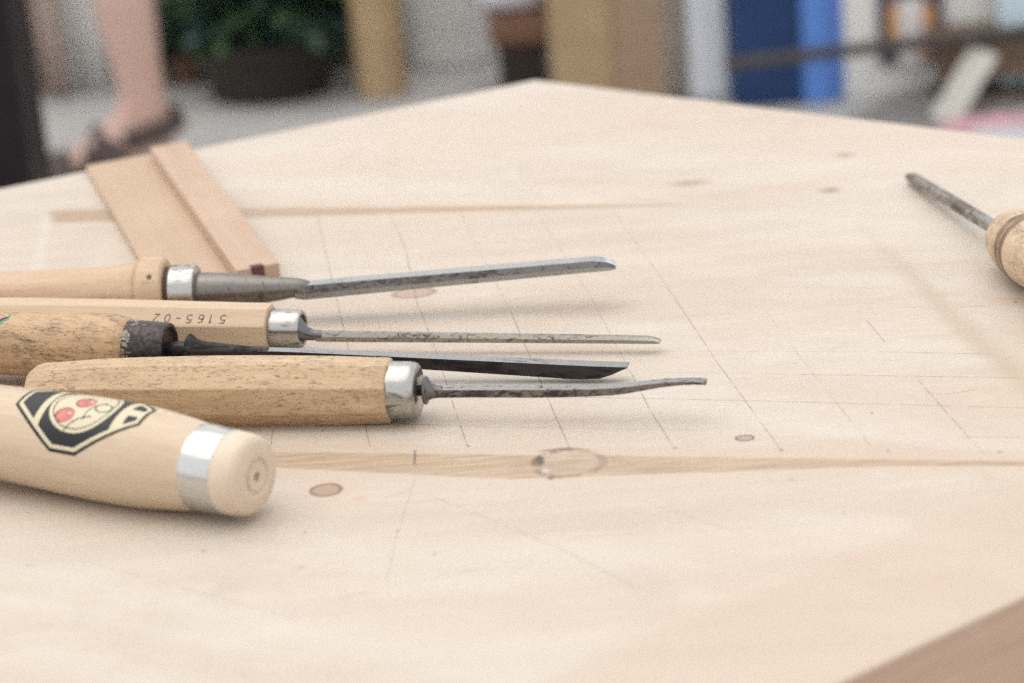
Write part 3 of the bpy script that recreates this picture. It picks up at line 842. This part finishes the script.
# person: bare legs with dark sandals
M_skin = (lambda t: t.set(t.mix(t.rng(t.noise((9, 9, 9), 3), .3, .7), (.50, .31, .24), (.62, .43, .37)), .5))(NT('skin'))
ank = PY(147, 122, 3.58); heel = P(165, 172, FLOOR); toe = P(60, 190, FLOOR)
fd = (toe - Vector((ank.x, ank.y, FLOOR))); fd.z = 0; fd.normalize()
def person():
    v = []; e = []; r = []
    def add(p, rad, prev=None):
        v.append(tuple(p)); r.append(rad if isinstance(rad, tuple) else (rad, rad)); k = len(v) - 1
        if prev is not None: e.append((prev, k))
        return k
    off = Vector((-.30, .06, 0))
    hipc = Vector((ank.x - .15, ank.y + .03, FLOOR + .93))
    pel = add(hipc, (.15, .11))
    add(hipc + Vector((0, 0, .12)), (.135, .10), pel)
    for sd, dx in ((1, Vector((0, 0, 0))), (-1, off)):
        A = Vector((ank.x, ank.y, FLOOR + .085)) + dx
        hip = hipc + Vector((.09 * sd, 0, -.05)); kn = Vector((A.x - .030, A.y + .01, FLOOR + .47))
        a = add(hip, .095, pel); b = add(hip.lerp(kn, .5), .075, a); c = add(kn, .054, b)
        d = add(kn.lerp(A, .3) + Vector((0, .012, 0)), .056, c); d2 = add(kn.lerp(A, .62) + Vector((0, .008, 0)), .046, d); g_ = add(A + Vector((0, 0, .03)), .034, d2)
        h = add(A + fd * .012 + Vector((0, 0, -.020)), .037, g_)
        add(A - fd * .030 + Vector((0, 0, -.050)), .030, h)
        m1 = add(A + fd * .075 + Vector((0, 0, -.040)), (.036, .027), h)
        m2 = add(A + fd * .125 + Vector((0, 0, -.056)), (.042, .020), m1)
        pr = Vector((-fd.y, fd.x, 0))
        for i, (o2, ln, rd) in enumerate(((-.028, .052, .013), (-.011, .050, .0095), (.004, .046, .009), (.018, .040, .0085), (.031, .032, .008))):
            q = add(A + fd * .150 + pr * o2 * sd + Vector((0, 0, -.060)), rd, m2)
            add(A + fd * (.150 + ln * .9) + pr * o2 * sd + Vector((0, 0, -.066)), rd * .8, q)
    me = bpy.data.meshes.new('person'); me.from_pydata(v, e, [])
    o = bpy.data.objects.new('person', me); COL.objects.link(o); me.materials.append(M_skin)
    o.modifiers.new('skin', 'SKIN')
    for i, rr in enumerate(r): me.skin_vertices[0].data[i].radius = rr
    me.skin_vertices[0].data[0].use_root = True
    sb = o.modifiers.new('sub', 'SUBSURF'); sb.levels = 2; sb.render_levels = 2
    o.modifiers['skin'].use_smooth_shade = True
    tag(o, 'person standing behind the table, bare lower leg and foot in a dark strappy sandal', 'person')
    M_sand = plain('sandal_leather', (.075, .052, .045), .6, var=.2)
    for dx in (Vector((0, 0, 0)), off):
        A = Vector((ank.x, ank.y, FLOOR)) + dx; pr = Vector((-fd.y, fd.x, 0))
        ol = []
        for k in range(20):
            a = 2 * math.pi * k / 20; l = math.cos(a); w = math.sin(a)
            ol.append(A + fd * (.075 + l * .125) + pr * w * (.044 if l > 0 else .036))
        so = prism('sandal', [(p.x, p.y) for p in ol], FLOOR + .001, FLOOR + .020, M_sand, o, .004)
        def strap(c, ax, ru, rw, wd):
            n = 24; vv = []; ff = []
            side = pr if abs(ax.dot(pr)) < .5 else fd
            oth = ax.cross(side).normalized()
            for s2, k2 in ((-1, 1.), (-1, 1.12), (1, 1.12), (1, 1.)):
                for k in range(n):
                    a = 2 * math.pi * k / n
                    vv.append(c + ax * wd * s2 / 2 + side * math.cos(a) * ru * k2 + oth * math.sin(a) * rw * k2)
            for j in range(4):
                for k in range(n):
                    a1 = j * n + k; b1 = j * n + (k + 1) % n; c1 = ((j + 1) % 4) * n + (k + 1) % n; d1 = ((j + 1) % 4) * n + k
                    ff.append((a1, b1, c1, d1))
            mk('strap', vv, ff, M_sand, so)
        strap(A + fd * .135 + Vector((0, 0, .024)), fd, .050, .030, .032)
        strap(A + fd * .172 + Vector((0, 0, .018)), fd, .046, .020, .020)
        strap(A + fd * .100 + Vector((0, 0, .030)), (fd + Vector((0, 0, .25))).normalized(), .048, .036, .016)
        strap(A + fd * .070 + Vector((0, 0, .040)), (fd + Vector((0, 0, .35))).normalized(), .048, .042, .052)
        strap(A + fd * -.002 + Vector((0, 0, .078)), (Vector((0, 0, 1)) + fd * .25).normalized(), .046, .050, .030)
    # shorts
    M_sh = plain('blue_cotton', (.10, .14, .22), .9)
    prof = []
    hipc2 = hipc
    vv = []; ff = []; n = 32
    for z, rx, ry in ((-.16, .20, .15), (-.08, .20, .15), (0, .185, .14), (.10, .165, .125), (.14, .16, .12)):
        for k in range(n):
            a = 2 * math.pi * k / n; vv.append(hipc2 + Vector((math.cos(a) * rx, math.sin(a) * ry, z)))
    for j in range(4):
        for k in range(n):
            ff.append((j * n + k, j * n + (k + 1) % n, (j + 1) * n + (k + 1) % n, (j + 1) * n + k))
    mk('shorts', vv, ff, M_sh, o)
person()

# plants
M_leaf = [plain('leaf_dark', (.025, .055, .032), .5, var=.3, sc=30), plain('leaf_mid', (.07, .125, .055), .5, var=.3, sc=30), plain('leaf_blue', (.035, .075, .07), .45, var=.3, sc=30)]
M_stem = plain('stem_brown', (.10, .07, .04), .7)
def leaves(name, parent, c, rx, ry, rz, n, size, mats):
    v = []; f = []; mi = []
    for i in range(n):
        while True:
            q = Vector((random.uniform(-1, 1), random.uniform(-1, 1), random.uniform(-1, 1)))
            if .15 < q.length < 1: break
        q = q * (.75 + .25 * math.sin(q.x * 7 + q.z * 5))
        p = Vector((c[0] + q.x * rx, c[1] + q.y * ry, c[2] + q.z * rz))
        d = (q.normalized() + Vector((random.uniform(-.8, .8), random.uniform(-.8, .8), random.uniform(-.9, .4)))).normalized()
        s = d.cross(Vector((random.uniform(-1, 1), random.uniform(-1, 1), 1))).normalized(); L = size * random.uniform(.6, 1.3)
        up = s.cross(d).normalized()
        k = len(v)
        for a, b, h in ((0, 0, 0), (.3, .24, .03), (.65, .2, .02), (1, 0, -.08), (.65, -.2, .02), (.3, -.24, .03)):
            v.append(p + d * a * L + s * b * L + up * h * L)
        f.append((k, k + 1, k + 2, k + 3)); f.append((k, k + 3, k + 4, k + 5))
        m_ = 0 if random.random() < .5 else (1 if random.random() < .55 else 2)
        mi += [m_, m_]
    return mk(name, v, f, mats, parent, 0, mi)
def pot(name, parent, c, r, h, mat, sq=.8):
    o = lathe(name, [(0, r * sq), (.01, r * sq), (h * .85, r * .97), (h * .86, r * 1.04), (h, r * 1.04), (h, r * .93), (h * .9, r * .9), (h * .9, .001)], mat, parent, 32)
    o.rotation_euler = (0, -math.pi / 2, 0); o.location = c
    return o
def plant(cx, Y, potr, poth, frx, frz, cz, n, size, label, mpot, py=60):
    a = PY(cx, py, Y)
    root = empty('potted_plant', (a.x, Y, FLOOR)); tag(root, label, 'plant', 'potted plants on the floor')
    pot('pot', root, (0, 0, 0), potr, poth, mpot)
    leaves('foliage', root, (0, 0, poth + cz), frx, frx * .7, frz, n, size, M_leaf)
    v = []; f = []
    for i in range(9):
        an = i * 2.4; r = frx * .6; k = len(v)
        b0 = Vector((math.cos(an) * .03, math.sin(an) * .03, poth * .9)); b1 = Vector((math.cos(an) * r, math.sin(an) * r * .7, poth + cz + frz * .4))
        for p, w in ((b0, .006), (b1, .003)):
            for q in range(4): v.append(p + Vector((math.cos(q * 1.57) * w, math.sin(q * 1.57) * w, 0)))
        for q in range(4): f.append((k + q, k + (q + 1) % 4, k + 4 + (q + 1) % 4, k + 4 + q))
    mk('stems', v, f, M_stem, root, 0)
M_pot = plain('dark_pot', (.028, .021, .016), .7, var=.3)
plant(268, 4.12, .128, .10, .17, .10, .06, 900, .06, 'bushy dark green plant in a wide nearly black tub by the cream curtain', M_pot)
plant(186, 4.28, .045, .05, .055, .06, .05, 160, .05, 'small dark leafy plant between the bare leg and the bushy plant', plain('brown_pot', (.16, .09, .06), .7))
plant(344, 4.32, .05, .06, .07, .10, .10, 200, .06, 'small green plant squeezed between the bushy plant and the round wooden post', plain('green_pot', (.08, .09, .07), .7))
# round wooden post
M_postw = plain('tan_post_wood', (.42, .30, .17), .6, var=.12, sc=10)
a = P(383, 94, FLOOR)
o = lathe('wooden_post', [(0, .040), (.003, .044), (1.35, .040), (1.353, .036)], M_postw, None, 40)
o.rotation_euler = (0, -math.pi / 2, 0); o.location = (a.x, a.y, FLOOR)
tag(o, 'round tan wooden post standing on the grey floor right of the plants', 'post')
# white tub
M_white = plain('white_plastic', (.80, .79, .76), .45, var=.03)
a = PY(450, 60, 4.25)
root = empty('white_tub', (a.x, 4.28, FLOOR)); tag(root, 'large white round tub standing between the wooden post and the stool', 'tub')
def upright(name, prof, mat, parent, loc=(0, 0, 0), n=48):
    o = lathe(name, prof, mat, parent, n); o.rotation_euler = (0, -math.pi / 2, 0); o.location = loc; return o
upright('body', [(0, .074), (.006, .080), (.16, .087), (.30, .093), (.31, .089), (.02, .070), (.02, .001)], M_white, root)
upright('rim', [(.296, .092), (.298, .099), (.312, .099), (.315, .092)], M_white, root)
# stool with white cushion
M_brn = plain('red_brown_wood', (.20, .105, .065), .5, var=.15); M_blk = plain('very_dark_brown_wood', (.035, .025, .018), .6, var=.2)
M_cush = plain('lavender_white_cloth', (.68, .68, .73), .85, var=.04)
ax = PY(494, 40, 3.95).x; bx2 = PY(549, 40, 3.95).x
root = empty('stool', ((ax + bx2) / 2, 4.03, FLOOR)); tag(root, 'low reddish brown stool with dark base, left of the tan cupboard', 'stool')
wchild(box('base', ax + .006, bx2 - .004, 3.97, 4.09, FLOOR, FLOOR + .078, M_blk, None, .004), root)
wchild(box('seat', ax - .008, bx2, 3.95, 4.11, FLOOR + .079, FLOOR + .135, M_brn, None, .012), root)
def blob(name, c, r, mat, parent=None, n=24, m_=14, flat=2.4):
    v = []; f = []
    for j in range(m_ + 1):
        th = math.pi * j / m_ - math.pi / 2
        for i in range(n):
            a = 2 * math.pi * i / n
            sg = lambda x: math.copysign(abs(x) ** (2 / flat), x)
            v.append((c[0] + r[0] * sg(math.cos(th)) * sg(math.cos(a)), c[1] + r[1] * sg(math.cos(th)) * sg(math.sin(a)), c[2] + r[2] * sg(math.sin(th))))
    for j in range(m_):
        for i in range(n): f.append((j * n + i, j * n + (i + 1) % n, (j + 1) * n + (i + 1) % n, (j + 1) * n + i))
    return mk(name, v, f, mat, parent, 60)
o = blob('cushion', ((ax + bx2) / 2 - .006, 4.03, FLOOR + .165), (.060, .08, .030), M_cush, None, flat=3)
tag(o, 'thick lavender white cushion on top of the low brown stool', 'cushion')
# tan cupboard
M_tan = board_mat('tan_panel', (.36, .245, .13), (.42, .295, .17), 2.); M_tan2 = board_mat('brown_panel', (.31, .205, .125), (.36, .25, .165), 5.)
Yc = 3.78
root = empty('cupboard', (PY(608, 40, Yc).x, Yc + .1, FLOOR)); tag(root, 'tall tan wooden cupboard behind the far corner of the table', 'cupboard')
wchild(bx_(552, 612, 50, Yc, FLOOR, .5, .25, M_tan, 'door_panel', None, .004), root)
wchild(bx_(613, 664, 50, Yc + .004, FLOOR, .5, .25, M_tan2, 'side_panel', None, .004), root)
o = bx_(664, 691, 50, 3.86, FLOOR, 1.1, .05, plain('cream_board', (.60, .545, .48), .7), 'plank', None, .004)
tag(o, 'narrow beige upright plank between the tan cupboard and the pale post', 'plank')
o = bx_(689, 726, 50, 3.80, FLOOR, 1.2, .06, plain('pale_blue_paint', (.74, .755, .79), .6, var=.03), 'white_post', None, .006)
tag(o, 'pale bluish white square post left of the blue cabinet', 'post')
o = bx_(724, 735, 50, 3.83, FLOOR, 1.1, .05, plain('taupe_board', (.33, .29, .26), .7), 'lath', None, .002)
tag(o, 'thin taupe upright lath touching the left side of the blue cabinet', 'lath')
# blue cabinet
Yb = 3.72
root = empty('blue_cabinet', (PY(785, 60, Yb).x, Yb + .1, FLOOR)); tag(root, 'blue cabinet with a navy front and a bright blue side board behind the metal bar', 'cabinet')
wchild(bx_(734, 803, 60, Yb, FLOOR, .9, .30, plain('navy_blue', (.008, .034, .115), .5, var=.2), 'navy_panel', None, .004), root)  # left panel in a much darker blue than the two beside it
wchild(bx_(803, 829, 60, Yb - .006, FLOOR, .9, .31, plain('bright_blue', (.10, .23, .60), .5, var=.08), 'blue_panel', None, .003), root)
wchild(bx_(829, 844, 60, Yb + .004, FLOOR, .9, .30, plain('mid_blue', (.10, .20, .52), .5, var=.08), 'blue_stile', None, .003), root)
# poster on the wall
Yw = P(885, 96, FLOOR).y
pw = empty('partition', (PY(980, 50, Yw).x, Yw + .05, FLOOR)); tag(pw, 'white painted partition right of the blue cabinet, with a poster on it', 'partition')
wchild(bx_(842, 1300, 50, Yw, FLOOR, .3, .06, plain('partition_paint', (.76, .74, .70), .7, var=.03), 'panel', None, .004), pw)
Yp = Yw - .008
root = empty('poster', (PY(910, 40, Yp).x, Yp, FLOOR + .05)); tag(root, 'dark edged poster with orange and white bands low on the pale wall', 'poster')
def flatp(px0, px1, py0, py1, Y, th, mat, name):
    a = PY(px0, py1, Y); b = PY(px1, py0, Y)
    return wchild(box(name, a.x, b.x, Y, Y + th, min(a.z, b.z), max(a.z, b.z), mat, None, .001), root)
flatp(879, 944, -14, 66, Yp, .007, plain('poster_dark', (.10, .09, .115), .6, var=.3), 'sheet')
flatp(889, 902, 4, 40, Yp - .003, .003, plain('poster_orange', (.60, .30, .10), .6), 'orange_band')
flatp(920, 933, 4, 40, Yp - .0035, .003, bpy.data.materials['poster_orange'], 'orange_band')
flatp(900, 922, -2, 68, Yp - .005, .003, plain('poster_white', (.74, .70, .68), .6), 'white_band')
flatp(916, 933, 46, 58, Yp - .007, .003, plain('poster_pink', (.62, .36, .28), .6), 'pink_patch')
# pale blue box, top right
o = bx_(1000, 1090, 10, Yw - .05, FLOOR + .0, FLOOR + .5, .03, plain('pale_blue_board', (.60, .74, .80), .6, var=.03), 'pale_blue_board', None, .004)
tag(o, 'pale sky blue upright board behind the brown crate at the right edge', 'board')
# brown crate, plank leaning on it, bar across
LT = PY(1000, 31, 3.60).z - .0095; CH = LT - FLOOR
M_crate = board_mat('crate_wood', (.12, .075, .045), (.19, .125, .08), 6.)
cA = PY(938, 90, 3.62).x; cB = PY(1110, 90, 3.62).x
root = empty('wooden_crate', ((cA + cB) / 2, 3.72, FLOOR)); tag(root, 'brown slatted wooden crate at the right behind the table, with a bar lying on it', 'crate')
for k in range(3):
    wchild(box('slat', cA, cB, 3.60, 3.612, FLOOR + CH * (.04, .42, .66)[k], FLOOR + CH * (.16, .64, .88)[k], M_crate, None, .002), root)
wchild(box('back', cA, cB, 3.785, 3.797, FLOOR + .005, LT - .012, M_crate, None, .002), root)
wchild(box('lid', cA - .004, cB + .004, 3.595, 3.80, LT - .010, LT, M_crate, None, .002), root)
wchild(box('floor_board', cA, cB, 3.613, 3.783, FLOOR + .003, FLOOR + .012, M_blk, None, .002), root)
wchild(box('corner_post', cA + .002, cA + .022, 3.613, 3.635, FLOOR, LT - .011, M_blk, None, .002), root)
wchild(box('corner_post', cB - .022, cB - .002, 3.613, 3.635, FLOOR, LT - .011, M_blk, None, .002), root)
def beam(name, a, b, w, h, mat, label, cat, upv=Vector((0, 0, 1))):
    X = (b - a).normalized(); Y = upv.cross(X).normalized(); Z = X.cross(Y)
    o = box(name, 0, (b - a).length, -w / 2, w / 2, -h / 2, h / 2, mat, None, min(w, h) * .12)
    mw = Matrix((X, Y, Z)).transposed().to_4x4(); mw.translation = a; o.matrix_world = mw
    return tag(o, label, cat)
beam('plank', P(942, 124, FLOOR + .008), PY(984, 52, 3.572), .045, .014, plain('weathered_plank', (.46, .44, .39), .7),
     'weathered pale grey plank leaning against the brown crate', 'plank', Vector((0, -.6, 1)))
M_bar = plain('dull_iron', (.065, .058, .052), .5, .2, var=.2, sc=30)
p0 = PY(726, 64, 3.50); p1b = PY(1070, 22, 3.60); p1b.z = LT + .0095
beam('metal_bar', p0, p1b, .018, .017, M_bar, 'long thin grey brown iron bar crossing in front of the blue cabinet to the crate', 'bar')
root = None
# trestle that carries the bar's left end (stands behind the table)
o = None
# grey mat and cloth on the floor
mp = [P(838, 128, FLOOR), P(930, 84, FLOOR), P(1030, 100, FLOOR), P(960, 150, FLOOR)]
o = prism('floor_mat', [(p.x, p.y) for p in mp][::-1], FLOOR + .001, FLOOR + .010, plain('grey_rubber', (.21, .20, .19), .8), None, .002)
tag(o, 'dark grey mat lying on the floor in front of the pale wall', 'mat')
def cloth(cpx, cpy, rx, ry, rz, mat, name, label, seed):
    c = P(cpx, cpy, FLOOR); n = 40; v = []; f = []
    rnd = random.Random(seed); ph = [rnd.uniform(0, 6) for _ in range(8)]
    for j in range(n + 1):
        for i in range(n + 1):
            x = i / n * 2 - 1; y = j / n * 2 - 1
            ed = max(0, (1 - abs(x) ** 4) * (1 - abs(y) ** 4)) ** .5
            z = ed * (1 + .25 * math.sin(5 * x + 3 * y + ph[0]) + .15 * math.sin(9 * x - 4 * y + ph[1]) + .1 * math.sin(13 * y + ph[2])) * rz
            v.append((c.x + x * rx * (1 + .08 * math.sin(4 * y + ph[3])), c.y + y * ry, FLOOR + .002 + z))
    for j in range(n):
        for i in range(n): a = j * (n + 1) + i; f.append((a, a + 1, a + n + 2, a + n + 1))
    o = mk(name, v, f, mat, None, 60); tag(o, label, 'cloth')
cloth(1012, 132, .12, .06, .016, plain('pink_cotton', (.46, .27, .30), .9), 'folded_cloth', 'crumpled pink cloth on the floor just beyond the right part of the table', 3)
cloth(1034, 143, .09, .04, .018, plain('white_cotton', (.44, .46, .47), .9), 'folded_cloth', 'crumpled white cloth in front of the pink cloth', 5)

# ------------------------------------------------------------------ light
EL = math.radians(72); AZ = math.radians(-60)
world = bpy.data.worlds.new('World'); scene.world = world; world.use_nodes = True
nt = world.node_tree; bg = nt.nodes['Background']
sky = nt.nodes.new('ShaderNodeTexSky'); sky.sky_type = 'NISHITA'; sky.sun_disc = False
sky.sun_elevation = EL; sky.sun_rotation = AZ; sky.dust_density = 4; sky.air_density = 1.0
hs = nt.nodes.new('ShaderNodeHueSaturation'); hs.inputs['Saturation'].default_value = .22      # thin cloud: nearly grey sky
nt.links.new(sky.outputs[0], hs.inputs['Color']); mx = nt.nodes.new('ShaderNodeMix'); mx.data_type = 'RGBA'; mx.inputs[0].default_value = .8      # an even layer of cloud
mx.inputs[7].default_value = (4.0, 4.05, 4.15, 1)
nt.links.new(hs.outputs[0], mx.inputs[6]); nt.links.new(mx.outputs[2], bg.inputs[0])
bg.inputs[1].default_value = .15
sl = bpy.data.lights.new('sun', 'SUN'); sl.energy = .55; sl.angle = math.radians(75); sl.color = (1, .95, .88)
so = bpy.data.objects.new('sun', sl); COL.objects.link(so)
sd = Vector((math.sin(AZ) * math.cos(EL), math.cos(AZ) * math.cos(EL), math.sin(EL)))
so.rotation_euler = sd.to_track_quat('Z', 'Y').to_euler()
so.location = (0, 0, 3)
vs = scene.view_settings
vs.view_transform = 'Standard'; vs.look = 'None'; vs.exposure = 1.0; vs.gamma = 1.0; vs.use_curve_mapping = False
scene.cycles.use_denoising = False
scene.cycles.use_adaptive_sampling = True; scene.cycles.adaptive_threshold = .035; scene.cycles.adaptive_min_samples = 24
scene.cycles.max_bounces = 8
